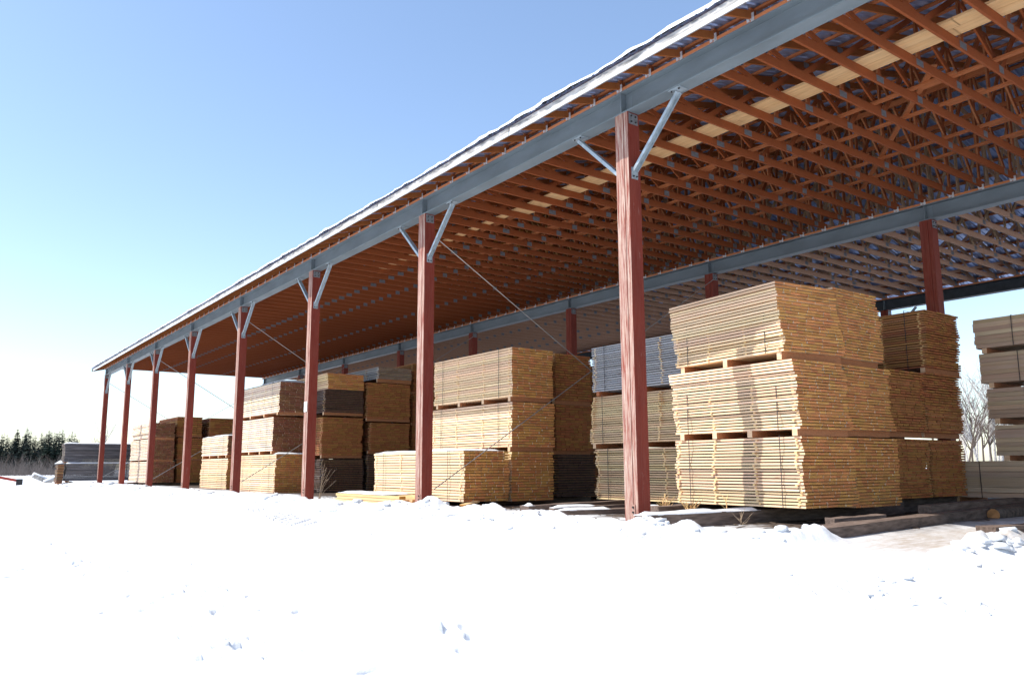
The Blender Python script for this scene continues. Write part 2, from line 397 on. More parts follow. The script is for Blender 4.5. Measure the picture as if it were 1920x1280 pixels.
for r, rx in enumerate(ROWX):
    for i in range(NBAY0, NBAY1 + 1):
        y = i * BAY
        p = link('post', PM if r == 0 else PMI, shed, (rx, y, 0)); p['label'] = ('red painted laminated post, paint worn pale on the weather side' if r == 0 else 'dull red laminated post inside the shed')
        if r == 0:
            link('base_strap', BASEPL, p); link('bolt', BASEBO, p)
        if r != 1:
            for s in (-1, 1):
                if s > 0 and i == NBAY1: continue
                k = link('knee_brace', BM[s], p); link('bolt', BO[s], p)
                if r == 2: k.scale = (1, 1, 1)
        link('cap_bracket', TOPPL, p); link('bolt', TOPBO, p)
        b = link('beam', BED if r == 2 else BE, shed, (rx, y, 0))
        if i == NBAY1: b.scale = (1, .065, 1)
        link('stiffener', ST, b, (0, PY / 2 if i != NBAY1 else 1., 0)); n_ = link('nailer', NA, b)

# --- trusses
BZ = ZN + .0; CH = .14
def ztop(x): return 6.435 + SL * x            # underside of the top chord, front slope
BN = [2.0, 4.3, 6.6, 8.9]; TN = [1.05, 3.1, 5.4, 7.75]
def webs_list():
    w = []; b = BZ + .07
    seq = [(TN[0], 't'), (BN[0], 'b'), (TN[1], 't'), (BN[1], 'b'), (TN[2], 't'), (BN[2], 'b'), (TN[3], 't'), (BN[3], 'b')]
    for (x0, a), (x1, c) in zip(seq, seq[1:]):
        w.append(((x0, 0, b if a == 'b' else ztop(x0) + .05), (x1, 0, b if c == 'b' else ztop(x1) + .05)))
    for x in (3.1, 5.4, 7.75): w.append(((x, 0, b), (x, 0, ztop(x) + .05)))
    w.append(((9.18, 0, b), (9.18, 0, ztop(9.18) + .05)))
    return w
WEBS = webs_list()
def chords(mat, mirror=False):
    m = MB(); m.box(-.02, 9.36, -.019, .019, BZ, BZ + CH)
    xa, xb = -.58, 9.36
    v = []
    for x in (xa, xb):
        for yy, zz in ((-.0175, 0), (.0175, 0), (.0175, .11), (-.0175, .11)): v.append((x, yy, ztop(x) + zz))
    m.poly(v, [(3, 2, 1, 0), (4, 5, 6, 7), (0, 1, 5, 4), (1, 2, 6, 5), (2, 3, 7, 6), (3, 0, 4, 7)])
    if mirror: m.v = [(18.75 - x, y, z) for x, y, z in m.v]; m.f = [f[::-1] for f in m.f]
    return m.mesh('roof_truss', mat)
PLX = [(x, BZ + .075, .15, .11) for x in (4.3, 6.6, 8.9)] + [(3.1, BZ + .07, .2, .1)]
PLX += [(.18, BZ + .12, .17, .16)] + [(x, ztop(x) + .05, .15, .1) for x in TN]
def web_mesh(w, mat, mirror):
    m = MB(); m.bar(w[0], w[1], .03, .085, (1, 0, .01) if abs(w[0][0] - w[1][0]) < .05 else (0, 0, 1))
    if mirror: m.v = [(18.75 - x, y, z) for x, y, z in m.v]; m.f = [f[::-1] for f in m.f]
    return m
def plate_mb(p, mirror):
    m = MB(); x, z, a, b = p
    for s in (-1, 1): m.box(x - a / 2, x + a / 2, min(s * .0192, s * .0215), max(s * .0192, s * .0215), z - b / 2, z + b / 2)
    if mirror: m.v = [(18.75 - q, y, zz) for q, y, zz in m.v]; m.f = [f[::-1] for f in m.f]
    return m
def clip_mesh():
    m = MB()
    m.bar((-.012, -.03, ZN - .055), (-.012, -.03, ZN + .06), .05, .006, (1, 0, 0)); m.bar((-.012, -.05, ZN - .04), (-.012, .06, ZN + .03), .006, .03, (0, 0, 1)); m.bar((-.014, .035, ZN - .045), (-.014, .035, ZN + .02), .045, .006, (1, 0, 0))
    return m.mesh('clip', 'clip')
CLIP = clip_mesh()
TR = {}
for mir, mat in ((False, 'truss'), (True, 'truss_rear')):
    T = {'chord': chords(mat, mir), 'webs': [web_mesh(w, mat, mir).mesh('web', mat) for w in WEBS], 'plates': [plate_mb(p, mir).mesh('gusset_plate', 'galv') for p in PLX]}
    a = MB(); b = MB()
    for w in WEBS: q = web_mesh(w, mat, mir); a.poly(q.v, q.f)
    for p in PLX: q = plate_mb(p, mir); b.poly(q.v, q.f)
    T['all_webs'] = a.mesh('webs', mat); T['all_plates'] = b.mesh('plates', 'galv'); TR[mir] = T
NT_ = int(round((Y1 - Y0) / .6096))
TY = [NBAY0 * BAY + PY / 2 + .6096 * k for k in range(91)]
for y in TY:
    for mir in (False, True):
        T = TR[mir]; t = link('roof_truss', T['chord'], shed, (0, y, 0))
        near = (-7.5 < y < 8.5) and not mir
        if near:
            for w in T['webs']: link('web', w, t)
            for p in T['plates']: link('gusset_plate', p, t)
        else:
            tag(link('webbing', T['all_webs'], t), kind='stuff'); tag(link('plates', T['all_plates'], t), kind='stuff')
        if not mir:
            link('clip', CLIP, t)
        link('clip', CLIP, t, (9.25, 0, 0))

# --- purlins, roof sheets, fascia
PUR = MB().box(-.045, .045, 0, BAY - .01, 0, .034).mesh('purlin', 'brace')
th = math.atan(SL)
def roofpt(x): return ztop(x) + .112
for mir in (False, True):
    for j in range(17):
        x = -.5 + j * .61
        for i in range(NBAY0, NBAY1 + 1):
            yy = i * BAY - .2 + (j % 2) * .3
            L = BAY
            o = link('purlin', PUR, shed, ((18.75 - x) if mir else x, yy, roofpt(x) + .002), (0, th if mir else -th, 0))
            if i == NBAY1: o.scale = (1, .11 - .02 * (j % 2) * 1, 1)
def sheet_mesh(mir):
    prof = []; n = 6; wdt = .9144
    for k in range(n):
        y = k * wdt / n
        prof += [(y, 0), (y + wdt / n * .62, 0), (y + wdt / n * .72, .022), (y + wdt / n * .9, .022)]
    prof.append((wdt - .002, 0))
    m = MB(); x0, x1 = -.66, 9.40; N = len(prof)
    for x in (x0, x1):
        for y, z in prof: m.v.append((x, y, roofpt(x) + .04 + z))
    for k in range(N - 1): m.f.append((k, k + 1, N + k + 1, N + k))
    if mir: m.v = [(18.75 - q, y, zz) for q, y, zz in m.v]
    return m.mesh('roof_sheet', 'roof')
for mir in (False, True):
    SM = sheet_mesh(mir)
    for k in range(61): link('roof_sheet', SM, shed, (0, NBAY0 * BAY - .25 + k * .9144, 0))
FA = MB().box(-.62, -.585, 0, 4.86, ztop(-.6) - .015, ztop(-.6) + .125).mesh('fascia_board', 'fascia')
DR = MB().box(-.632, -.621, 0, 4.87, ztop(-.6) - .03, ztop(-.6) + .03).mesh('drip_edge', 'drip')
FR = MB().box(18.75 + .585, 18.75 + .62, 0, 4.86, ztop(-.6) - .015, ztop(-.6) + .125).mesh('fascia_board', 'fascia')
for k in range(12):
    y = NBAY0 * BAY - .25 + k * 4.88
    sc = (1, 1, 1) if k < 11 else (1, .35, 1)
    f = link('fascia_board', FA, shed, (rnd.uniform(-.006, .004), y, rnd.uniform(-.008, .004)), None, sc); link('drip_edge', DR, f)
    link('fascia_board', FR, shed, (0, y, 0), None, sc)
# gable edge boards at both ends
for yy in (NBAY0 * BAY - .25, 43.45):
    for mir in (False, True):
        m = MB(); v = []
        for x in (-.6, 9.38):
            for dy, dz in ((0, 0), (.034, 0), (.034, .16), (0, .16)): v.append(((18.75 - x) if mir else x, yy + dy, ztop(x) - .02 + dz))
        m.poly(v, [(3, 2, 1, 0), (4, 5, 6, 7), (0, 1, 5, 4), (1, 2, 6, 5), (2, 3, 7, 6), (3, 0, 4, 7)]); m.build('gable_board', 'timber_x', shed)
# lengthwise bracing on the bottom chords and walkway planks
zt = BZ + CH
for bx in (4.05, 5.0, 6.45, 7.3):
    for k in range(12):
        y = NBAY0 * BAY + k * 4.6 + rnd.uniform(-.1, .1)
        lap = .048 if k % 2 else -.048
        MB().bar((bx + lap, y, zt + .021), (bx + lap, min(y + 5.2, 43.0), zt + .021), .089, .038).build('lengthwise_brace', 'brace', shed)
for bx, zf in ((3.25, .45), (5.55, .5), (7.9, .5)):   # braces nailed half way up the webs
    for k in range(12):
        y = NBAY0 * BAY + k * 4.6
        zz = BZ + .07 + (ztop(bx) - BZ) * zf
        MB().bar((bx, y, zz), (bx, min(y + 4.59, 43.), zz), .038, .089).build('web_brace', 'brace', shed)
for k in range(8):        # diagonal braces across the bottom chords
    y = -9 + k * 6.1
    MB().bar((3.6, y, zt + .06), (7.8, y + 3.6, zt + .06), .089, .036).build('diagonal_brace', 'brace', shed)
WB = [(-7.3, -3.7), (-3.72, -.1), (-.12, 3.5), (3.48, 6.2)]
for a, b in WB:
    for q, xw in enumerate((2.42, 2.66)):
        MB().box(xw, xw + .23, a + .1 * q, b + .1 * q - .01, zt + .001, zt + .039).build('walkway_plank', 'walk', shed)
for a, b in ((6.2, 9.8), (9.8, 13.2)):
    MB().box(2.42, 2.60, a, b, zt + .001, zt + .039).build('walkway_plank', 'walk', shed)
# cross cables between the front and the middle row
for i in (0 + 1, 3, 5, 7):
    y = i * BAY - .03
    for (z0, z1, dy) in ((5.55, .25, .012), (.25, 5.85, -.012)):
        MB().tube([(.26, y + dy, z0), (9.25, y + dy, z1)], .011 if i < 4 else .014, 5).build('bracing_cable', 'cable', shed)

# snow lying on the roof
def roof_snow():
    ys = np.arange(NBAY0 * BAY - .3, 43.55, .11); us = np.concatenate([np.linspace(0, .5, 6), np.linspace(.7, 10.0, 14)])
    for mir in (False, True):
        U, Y = np.meshgrid(us, ys)
        edge = -.62 + .10 * fbm(ys, ys * 0, .8, 4, 40) + .16 * np.clip(fbm(ys, ys * 0, 2.7, 3, 44), 0, 1) + .07 * fbm(ys, ys * 0, 7., 2, 57) - .05
        X = edge[:, None] + U
        H = (.04 + .075 * smooth(0, .3, U)) * (1 + 1.3 * fbm(X, Y, .6, 4, 46)) + .05 * fbm(X, Y, 4, 2, 48)
        thin = smooth(-.08, .12, fbm(ys, ys * 0, .22, 3, 52) + .09 - .12 * smooth(18, 40, ys))
        H = H * (.45 + .55 * thin[:, None])
        base = 6.435 + SL * X + .112 + .04
        Zt = base + .024 + np.maximum(H, .012); Zb = base - .004 * 0 + .0225
        if mir: X = 18.75 - X
        ny, nx = X.shape
        top = np.stack([X, Y, Zt], -1).reshape(-1, 3); bot = np.stack([X, Y, Zb], -1).reshape(-1, 3)
        v = np.concatenate([top, bot]); n = ny * nx; f = []
        for a in range(ny - 1):
            for b in range(nx - 1):
                i = a * nx + b; f.append((i, i + 1, i + nx + 1, i + nx) if not mir else (i + nx, i + nx + 1, i + 1, i))
            i = a * nx; f.append((i + nx, i + nx + n, i + n, i))
        for b in range(nx - 1):
            for a in (0, ny - 1):
                i = a * nx + b; f.append((i, i + n, i + n + 1, i + 1))
        me = bpy.data.meshes.new('roof_snow'); me.from_pydata(v.tolist(), [], f); me.materials.append(M['snow']); me.update()
        me.polygons.foreach_set('use_smooth', [True] * len(me.polygons))
        tag(link('roof_snow', me), kind='stuff', label='white snow lying on the shed roof')
roof_snow()

# ------------------------------------------------------------------ lumber bundles
def board_meshes(mat, n=4):
    out = []
    for k in range(n):
        r = random.Random(k * 13 + 5); m = MB(); rows = []
        ysec = [-.5, -.17, .2, .5]; bow = [0, r.uniform(-.04, .04), r.uniform(-.04, .04), 0]; crk = [0, r.uniform(-.02, .02), r.uniform(-.02, .02), 0]
        for j, yy in enumerate(ysec):
            sk = [r.uniform(-.003, .003) for _ in range(2)] if j in (0, 3) else [0, 0]
            for (sx, sz) in ((-.5, -.5), (.5, -.5), (.5, .5), (-.5, .5)): m.v.append((sx + crk[j], yy + (sk[0] if sx < 0 else sk[1]), sz + bow[j] + r.uniform(-.03, .03)))
        for j in range(3):
            for q in range(4): m.f.append((j * 4 + q, j * 4 + (q + 1) % 4, (j + 1) * 4 + (q + 1) % 4, (j + 1) * 4 + q))
        m.f.append((0, 3, 2, 1)[::1]); m.f.append((12, 13, 14, 15))
        # outward normals
        m.f = [f[::-1] if i < 12 else f for i, f in enumerate(m.f)]
        me = m.mesh('board', mat)
        import bmesh as _b
        bm = _b.new(); bm.from_mesh(me); _b.ops.recalc_face_normals(bm, faces=bm.faces); bm.to_mesh(me); bm.free()
        out.append(me)
    return out
BMESH = {}
for kname in KINDS: BMESH[kname] = board_meshes(kname)
STK = {}

def bundle(label, x, y, L, W, z0, z1, mat='fresh', yaw=0, cols=8, pitch=.0465, fill=.66, rag=.02, single=True, bolsters=3, straps=2,
           bz=None, group=None, lean=0., matends=None, seed=None, back=None, stick=True, bmat='tan', wav=.02, mats=None, front_open=0):
    """one strapped bundle: corner (x, y) of its weather side, length L along the boards, width W"""
    rr = random.Random(seed if seed is not None else hash((round(x, 2), round(y, 2), round(z0, 2))) % 9999)
    cx, cy = W / 2, L / 2
    c, s = math.cos(yaw), math.sin(yaw)
    root = thing('lumber_bundle', label, 'lumber bundle', (x + cx * c - cy * s, y + cx * s + cy * c, z0), yaw, group)
    n = max(2, int(round((z1 - z0) / pitch))); pitch = (z1 - z0) / n; t = pitch * fill
    off = 0; offy = 0; J = MB(); K = MB()
    ph = rr.uniform(0, 6)
    for i in range(n):
        off += rr.gauss(0, rag * .45); off *= .86
        if rr.random() < .12: off += rr.uniform(-1, 1) * rag * 1.4
        offy += rr.gauss(0, rag * .5); offy *= .8
        zc = (i + .5) * pitch - (pitch - t) / 2 + .001
        wl = W * rr.uniform(.965, 1.0); ws = [rr.uniform(.75, 1.25) for _ in range(cols)]; sm = sum(ws); xx = -wl / 2 + off + lean * (i / n) + (W - wl) * rr.uniform(-.3, .3) * (rag / .02)
        for j in range(cols):
            w = ws[j] / sm * wl; l = L - rr.uniform(0, .008); yy = offy + rr.gauss(0, rag * .2)
            if rr.random() < .03: yy += rr.uniform(0, .02)
            g = rr.uniform(.004, .011)
            if single:
                mm = mats[i] if mats else mat
                link('board', rr.choice(BMESH[mm]), root, (xx + w / 2, yy, zc), (0, rr.gauss(0, .004), rr.gauss(0, .0012)), (w - g, l, t * rr.uniform(.93, 1.0)))
            else:
                tt = t * rr.uniform(.93, 1.0); J.box(xx + g / 2, xx + w - g / 2, yy - l / 2, yy + l / 2, zc - tt / 2, zc + tt / 2)
            xx += w
        if stick and i:
            for sy in (-.47, -.17, .16, .47):
                yy = sy * L + rr.gauss(0, .015); K.box(-W / 2 + off + rr.uniform(-.03, .02), W / 2 + off - .02, yy - .02, yy + .02, i * pitch - (pitch - t) + .0005, i * pitch + .0012)
    if not single: tag(J.build('boards', (mats[0] if mats else mat) + '_j', root), kind='stuff')
    if stick and K.v: tag(K.build('stickers', 'walk', root), kind='stuff')
    if bolsters:
        h = bz if bz else .1
        for k in range(bolsters):
            yy = -L / 2 + .12 + (L - .3) * k / (bolsters - 1) + rr.uniform(-.04, .04)
            MB().box(-W / 2 + rr.uniform(-.02, .03), W / 2 + rr.uniform(-.04, .01), yy - .045, yy + .045, -h + .002, -.0005).build('bolster', bmat + '_j', root)
    for k in range(straps):
        yy = -L * .36 + L * .72 * k / max(1, straps - 1); a = W / 2 + .022; m = MB(); w = .007
        m.box(-a - .002, -a, yy - w, yy + w, -.004, z1 - z0 + .006); m.box(a, a + .002, yy - w, yy + w, -.004, z1 - z0 + .006)
        m.box(-a, a, yy - w, yy + w, z1 - z0 + .004, z1 - z0 + .006); m.build('strap', 'strap', root)
    return root

def snow_cap(x, y, L, W, z, yaw=0, h=.04, seed=0, label='thin snow lying on top of a lumber bundle', cover=1.):
    nx, ny = max(3, int(W / .12)), max(4, int(L / .14)); us = np.linspace(0, 1, nx); vs_ = np.linspace(0, 1, ny)
    U, V = np.meshgrid(us, vs_); X = (U - .5) * W; Y = (V - .5) * L
    ed = np.minimum(np.minimum(U, 1 - U) * W, np.minimum(V, 1 - V) * L)
    H = h * smooth(-.02, .09, ed) * (.7 + 1.3 * (fbm(X + seed * 7.1, Y + seed * 3.3, 1.8, 3, seed) + .3))
    X = X + .035 * fbm(X + 9, Y * 1 + seed, 4, 2, seed + 4) * 2; Y = Y + .05 * fbm(X + 3, Y + seed, 3, 2, seed + 9) * 2
    v = np.concatenate([np.stack([X, Y, np.maximum(H, .003)], -1).reshape(-1, 3), np.stack([X, Y, X * 0 - .004], -1).reshape(-1, 3)]); n = nx * ny; f = []
    for a in range(ny - 1):
        for b in range(nx - 1):
            i = a * nx + b; f.append((i, i + 1, i + nx + 1, i + nx))
        i = a * nx; f.append((i + nx, i + nx + n, i + n, i)); i += nx - 1; f.append((i, i + n, i + nx + n, i + nx))
    for b in range(nx - 1):
        f.append((b, b + n, b + n + 1, b + 1)); i = (ny - 1) * nx + b; f.append((i + 1, i + 1 + n, i + n, i))
    me = bpy.data.meshes.new('snow_cap'); me.from_pydata(v.tolist(), [], f); me.materials.append(M['snow']); me.update()
    me.polygons.foreach_set('use_smooth', [True] * len(me.polygons))
    c, s = math.cos(yaw), math.sin(yaw)
    return tag(link('snow_cap', me, None, (x + W / 2 * c - L / 2 * s, y + W / 2 * s + L / 2 * c, z), (0, 0, yaw)), label=label, kind='stuff')

GA = 'bundles in the tall stacks beside the big post'
# A: the tall stack right of the front post
bundle('bottom bundle of bright yellow boards in the tall sunlit stack behind the scuffed post', 1.8, -1.45, 2.449, 1.283, 0.107, 1.128, 'fresh', R(-2), rag=.022, bolsters=0, group=GA, seed=1)
bundle('middle bundle of bright yellow boards, crossed by a post shadow, in the tall sunlit stack', 1.8, -1.44, 2.479, 1.205, 1.22, 2.226, 'fresh', R(-3), rag=.022, bolsters=4, group=GA, seed=2, lean=-.08)
bundle('top bundle of bright yellow boards, half in shade, highest of the tall sunlit stack', 1.73, -1.31, 2.352, 1.322, 2.343, 3.383, 'fresh', R(-7), rag=.028, bolsters=3, group=GA, seed=3, bz=.115, lean=-.14)
bundle('bottom bundle of orange boards showing end grain behind the tall sunlit stack', 3.17, -1.40, 2.5, 1.3, .07, 1.13, 'honey', 0, rag=.02, bolsters=0, group=GA, seed=4)
bundle('middle bundle of orange boards bulging at its side behind the tall sunlit stack', 3.09, -1.40, 2.5, 1.38, 1.24, 2.24, 'honey', 0, rag=.03, bolsters=3, group=GA, seed=5, lean=-.06)
bundle('top bundle of orange boards showing end grain behind the tall sunlit stack', 3.07, -1.35, 2.5, 1.28, 2.35, 3.46, 'honey', 0, rag=.02, bolsters=3, group=GA, seed=6, lean=-.05)
# A3: darker stacks further in
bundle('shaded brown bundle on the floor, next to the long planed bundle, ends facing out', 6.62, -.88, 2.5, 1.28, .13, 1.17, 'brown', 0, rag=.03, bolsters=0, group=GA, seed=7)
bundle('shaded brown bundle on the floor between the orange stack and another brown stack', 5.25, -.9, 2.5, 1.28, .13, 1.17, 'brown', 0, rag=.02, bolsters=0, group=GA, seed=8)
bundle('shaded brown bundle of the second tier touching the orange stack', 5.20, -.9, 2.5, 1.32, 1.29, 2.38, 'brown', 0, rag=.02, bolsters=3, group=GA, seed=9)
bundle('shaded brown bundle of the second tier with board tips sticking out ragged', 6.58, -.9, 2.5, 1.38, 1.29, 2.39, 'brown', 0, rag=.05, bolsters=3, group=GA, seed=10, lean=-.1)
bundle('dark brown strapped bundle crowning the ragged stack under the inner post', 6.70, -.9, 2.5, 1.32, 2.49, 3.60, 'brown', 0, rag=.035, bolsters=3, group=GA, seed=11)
# H: planed lumber at the right edge
GH = 'planed lumber bundles by the inner post row'
bundle('long low bundle of planed pale boards at the foot of the planed stack', 8.0, -5.3, 4.9, 1.2, .09, .77, 'planed', 0, cols=8, pitch=.097, fill=.985, rag=.003, bolsters=3, straps=3, stick=False, group=GH, seed=12, bz=.2)
for k, (z, yy, lb) in enumerate(((.87, -1.40, 'planed pale bundle resting directly on the long low planed bundle'), (1.56, -1.32, 'planed pale bundle second above the long low planed bundle'), (2.23, -1.25, 'planed pale bundle third above the long low planed bundle'), (2.90, -1.2, 'planed pale bundle topping the planed stack against the sky'))):
    bundle(lb, 8.0, yy - 4.88, 4.88, 1.18, z, z + .56, 'planed', 0, cols=8, pitch=.08, fill=.985, rag=.006, bolsters=4, straps=3, stick=False, group=GH, seed=13 + k, bz=.1)
# G: grey weathered stack between the two front posts
GG = 'stack with a grey bundle on top between the posts'
bundle('bottom tan bundle of the stack topped with grey boards', 3.5, 1.75, 3.0, 1.22, .02, 1.08, 'tan', 0, rag=.03, bolsters=0, group=GG, seed=20)
bundle('middle yellowish bundle, leaning outward, below the grey weathered one', 3.46, 1.8, 3.05, 1.22, 1.18, 2.21, 'tan', 0, rag=.025, bolsters=3, group=GG, seed=21, lean=.08)
bundle('weathered grey bundle of stickered boards topping a tan stack', 3.5, 1.75, 3.05, 1.22, 2.30, 3.28, 'grey', 0, rag=.012, bolsters=3, group=GG, seed=22, bmat='brown')
# B: sunlit stack behind the second post
GB = 'bundles behind the second post'
bundle('low sunlit bundle alone in front of the three tier stack, snow on top', 1.0, 6.10, 4.15, 1.18, -.02, 1.05, 'fresh', 0, rag=.012, bolsters=0, group=GB, seed=30, pitch=.06, fill=.78)
snow_cap(1.02, 6.2, 3.95, 1.1, 1.052, 0, .035, 3, 'thin snow on top of the low sunlit bundle')
bundle('bottom bundle with orange board ends behind the low sunlit bundle', 2.28, 6.16, 3.45, 1.22, -.04, 1.04, 'honey', 0, rag=.018, bolsters=0, group=GB, seed=31, pitch=.06, fill=.78, cols=7)
bundle('middle bundle in full sun of the three tier stack behind the low bundle', 2.28, 6.12, 3.45, 1.24, 1.14, 2.14, 'fresh', 0, rag=.014, bolsters=4, group=GB, seed=32, pitch=.06, fill=.78, cols=7)
bundle('top bundle, shaded except its lowest boards, above the middle sunlit bundle', 2.28, 6.11, 3.38, 1.20, 2.25, 3.37, 'honey', 0, rag=.010, bolsters=4, group=GB, seed=33, pitch=.06, fill=.78, cols=7, lean=0)
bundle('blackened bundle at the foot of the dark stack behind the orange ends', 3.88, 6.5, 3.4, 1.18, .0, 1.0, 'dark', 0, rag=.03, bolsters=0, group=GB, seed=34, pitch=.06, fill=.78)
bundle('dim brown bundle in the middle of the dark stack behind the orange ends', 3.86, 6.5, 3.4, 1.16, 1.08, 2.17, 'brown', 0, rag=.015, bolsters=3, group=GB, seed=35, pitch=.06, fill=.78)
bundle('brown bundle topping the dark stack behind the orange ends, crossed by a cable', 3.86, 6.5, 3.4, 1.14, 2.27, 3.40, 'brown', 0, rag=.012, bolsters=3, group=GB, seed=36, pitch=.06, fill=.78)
# D: brown stacks in the bay behind the third post
GD = 'brown stacks in the third bay'
DK = dict(single=False, group=GD, pitch=.062, fill=.72)
bundle('blackish bundle at the foot of the brown stack next to the dead weed', 2.64, 17.3, 3.0, 1.50, -.09, 1.0, 'dark', 0, bolsters=0, seed=40, **DK)
bundle('brown bundle in the middle of the stack that has honey boards on top', 2.62, 17.35, 3.0, 1.50, 1.12, 2.40, 'brown', 0, bolsters=3, seed=41, **DK)
bundle('dark brown half height bundle just below the honey coloured boards', 2.66, 17.3, 3.0, 1.44, 2.56, 3.34, 'dark', 0, bolsters=3, seed=42, **DK)
bundle('small bundle of clean honey boards topping the brown stack', 2.74, 17.3, 3.0, 1.36, 3.345, 3.90, 'honey', 0, bolsters=0, straps=0, seed=43, cols=6, **DK)
bundle('dark bundle at floor level of the inner brown stack', 4.3, 17.3, 3.0, 1.55, -.08, 1.15, 'dark', 0, bolsters=0, seed=44, **DK)
bundle('brown bundle in second place of the inner brown stack', 4.36, 17.3, 3.0, 1.55, 1.27, 2.26, 'brown', 0, bolsters=3, seed=45, **DK)
bundle('wide brown bundle of the inner stack below the thin grey one', 4.22, 17.3, 3.0, 1.72, 2.40, 3.66, 'brown', 0, bolsters=3, seed=46, **DK)
bundle('thin grey sided bundle topping the inner brown stack', 4.64, 17.3, 3.0, 1.36, 3.82, 4.24, 'grey', 0, bolsters=3, straps=0, seed=47, bz=.14, **DK)
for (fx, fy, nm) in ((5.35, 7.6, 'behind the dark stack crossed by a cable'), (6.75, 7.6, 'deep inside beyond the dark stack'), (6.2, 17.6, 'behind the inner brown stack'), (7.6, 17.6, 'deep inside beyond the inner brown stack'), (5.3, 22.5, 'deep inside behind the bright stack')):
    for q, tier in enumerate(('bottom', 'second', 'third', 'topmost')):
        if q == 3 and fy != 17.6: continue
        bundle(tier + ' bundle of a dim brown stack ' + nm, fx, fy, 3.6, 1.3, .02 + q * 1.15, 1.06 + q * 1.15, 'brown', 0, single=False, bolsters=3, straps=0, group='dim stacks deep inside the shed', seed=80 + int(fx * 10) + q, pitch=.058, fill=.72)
# E: bright stack between the third and fourth post
GE = 'bundles of the bright stack by the fourth post'
bundle('bottom cream bundle with orange ends of the bright three tier stack', 1.45, 18.45, 3.85, 1.15, -.15, 1.17, 'fresh', 0, single=False, bolsters=0, group=GE, seed=50, pitch=.075, fill=.76, cols=7)
bundle('middle whitish bundle with dark ends of the bright three tier stack', 1.45, 18.85, 3.85, 1.15, 1.28, 2.45, 'pale', 0, single=False, bolsters=4, group=GE, seed=51, pitch=.075, fill=.76, cols=6, rag=.012)
bundle('top whitish bundle with rough reddish ends, snow on it, of the bright stack', 1.45, 18.35, 4.4, 1.15, 2.58, 3.62, 'pale', 0, single=False, bolsters=4, group=GE, seed=52, pitch=.075, fill=.76, cols=6, rag=.03)
snow_cap(1.47, 18.4, 4.3, 1.1, 3.625, 0, .05, 5, 'snow on top of the bright three tier stack')
snow_cap(1.5, 18.5, .34, 1.2, 1.172, 0, .04, 6, 'snow on the bottom bundle ledge of the bright stack')
GF = 'far stacks towards the end of the shed'
bundle('lower bundle of the short bright two tier stack', 1.65, 24.45, 3.7, 1.2, -.16, 1.1, 'fresh', 0, single=False, bolsters=0, group=GF, seed=53, pitch=.075, fill=.76, cols=6)
bundle('upper bundle of the short bright two tier stack', 1.66, 24.5, 3.65, 1.2, 1.22, 2.0, 'pale', 0, single=False, bolsters=4, group=GF, seed=54, pitch=.075, fill=.76, cols=6)
snow_cap(1.68, 24.55, 3.5, 1.15, 2.003, 0, .045, 7, 'snow on the short bright two tier stack')
bundle('bottom bundle of the far stack lit on its long side', .8, 34.3, 4.3, 1.25, .02, 1.05, 'pale', 0, single=False, bolsters=0, group=GF, seed=55, pitch=.075, fill=.76, cols=7)
bundle('middle bundle of the far stack lit on its long side', .82, 34.3, 4.3, 1.2, 1.12, 2.15, 'pale', 0, single=False, bolsters=3, group=GF, seed=56, pitch=.075, fill=.76, cols=7)
bundle('top bundle of the far stack lit on its long side', .86, 34.2, 4.3, 1.15, 2.2, 2.95, 'pale', 0, single=False, bolsters=3, group=GF, seed=57, pitch=.075, fill=.76, cols=5, rag=.05)
bundle('bottom bundle of the tall brown far stack beside the far lit stack', 2.25, 34.6, 4, 1.28, 0, 1.1, 'brown', 0, single=False, bolsters=0, group=GF, seed=58, pitch=.10, fill=.72, cols=5)
bundle('middle bundle of the tall brown far stack beside the far lit stack', 2.2, 34.6, 4, 1.28, 1.2, 2.25, 'brown', 0, single=False, bolsters=3, group=GF, seed=59, pitch=.10, fill=.72, cols=5)
bundle('top bundle of the tall brown far stack beside the far lit stack', 2.15, 34.6, 4, 1.25, 2.38, 3.32, 'brown', 0, single=False, bolsters=3, group=GF, seed=60, pitch=.10, fill=.72, cols=5)
bundle('bottom brown bundle of the far stack behind the short bright stack', 3.75, 34.6, 4, 1.28, 0, 1.1, 'brown', 0, single=False, bolsters=0, group=GF, seed=61, pitch=.10, fill=.72, cols=5)
bundle('middle brown bundle of the far stack behind the short bright stack', 3.75, 34.6, 4, 1.28, 1.2, 2.25, 'brown', 0, single=False, bolsters=3, group=GF, seed=62, pitch=.10, fill=.72, cols=5)
bundle('top brown bundle of the far stack behind the short bright stack', 3.75, 34.6, 4, 1.25, 2.38, 3.3, 'brown', 0, single=False, bolsters=3, group=GF, seed=63, pitch=.10, fill=.72, cols=5)
# I: old snow dusted pile outside the far end
GI = 'old grey pile outside the far end'
def yawed(lb, x0, y0, L, W, z0, z1, seed):
    return bundle(lb, x0 + L, y0, L, W, z0, z1, 'old', R(90), single=False, bolsters=3, straps=1, group=GI, seed=seed, pitch=.085, cols=5, fill=.86, rag=.04, stick=False)
yawed('lower bundle of the old dark grey snow streaked pile beyond the shed end', -1.42, 44.3, 3.7, 1.2, .02, 1.0, 70)
yawed('upper bundle of the old dark grey snow streaked pile beyond the shed end', -1.55, 44.35, 3.9, 1.2, 1.1, 2.14, 71)
snow_cap(-1.5, 44.4, 1.1, 3.8, 2.145, 0, .06, 9, 'snow on top of the old grey pile'); snow_cap(-1.45, 44.2, .25, 3.7, 1.003, 0, .07, 10, 'snow caught between the two old grey bundles')
bundle('small strapped old bundle standing beside the old grey pile', -1.85, 44.2, .9, .33, -.05, 1.0, 'dark', 0, single=False, bolsters=2, straps=1, group=GI, seed=72, cols=2, pitch=.09)
snow_cap(-1.9, 44.2, .9, .4, 1.0, 0, .16, 12, 'round snow cap on the small old bundle')

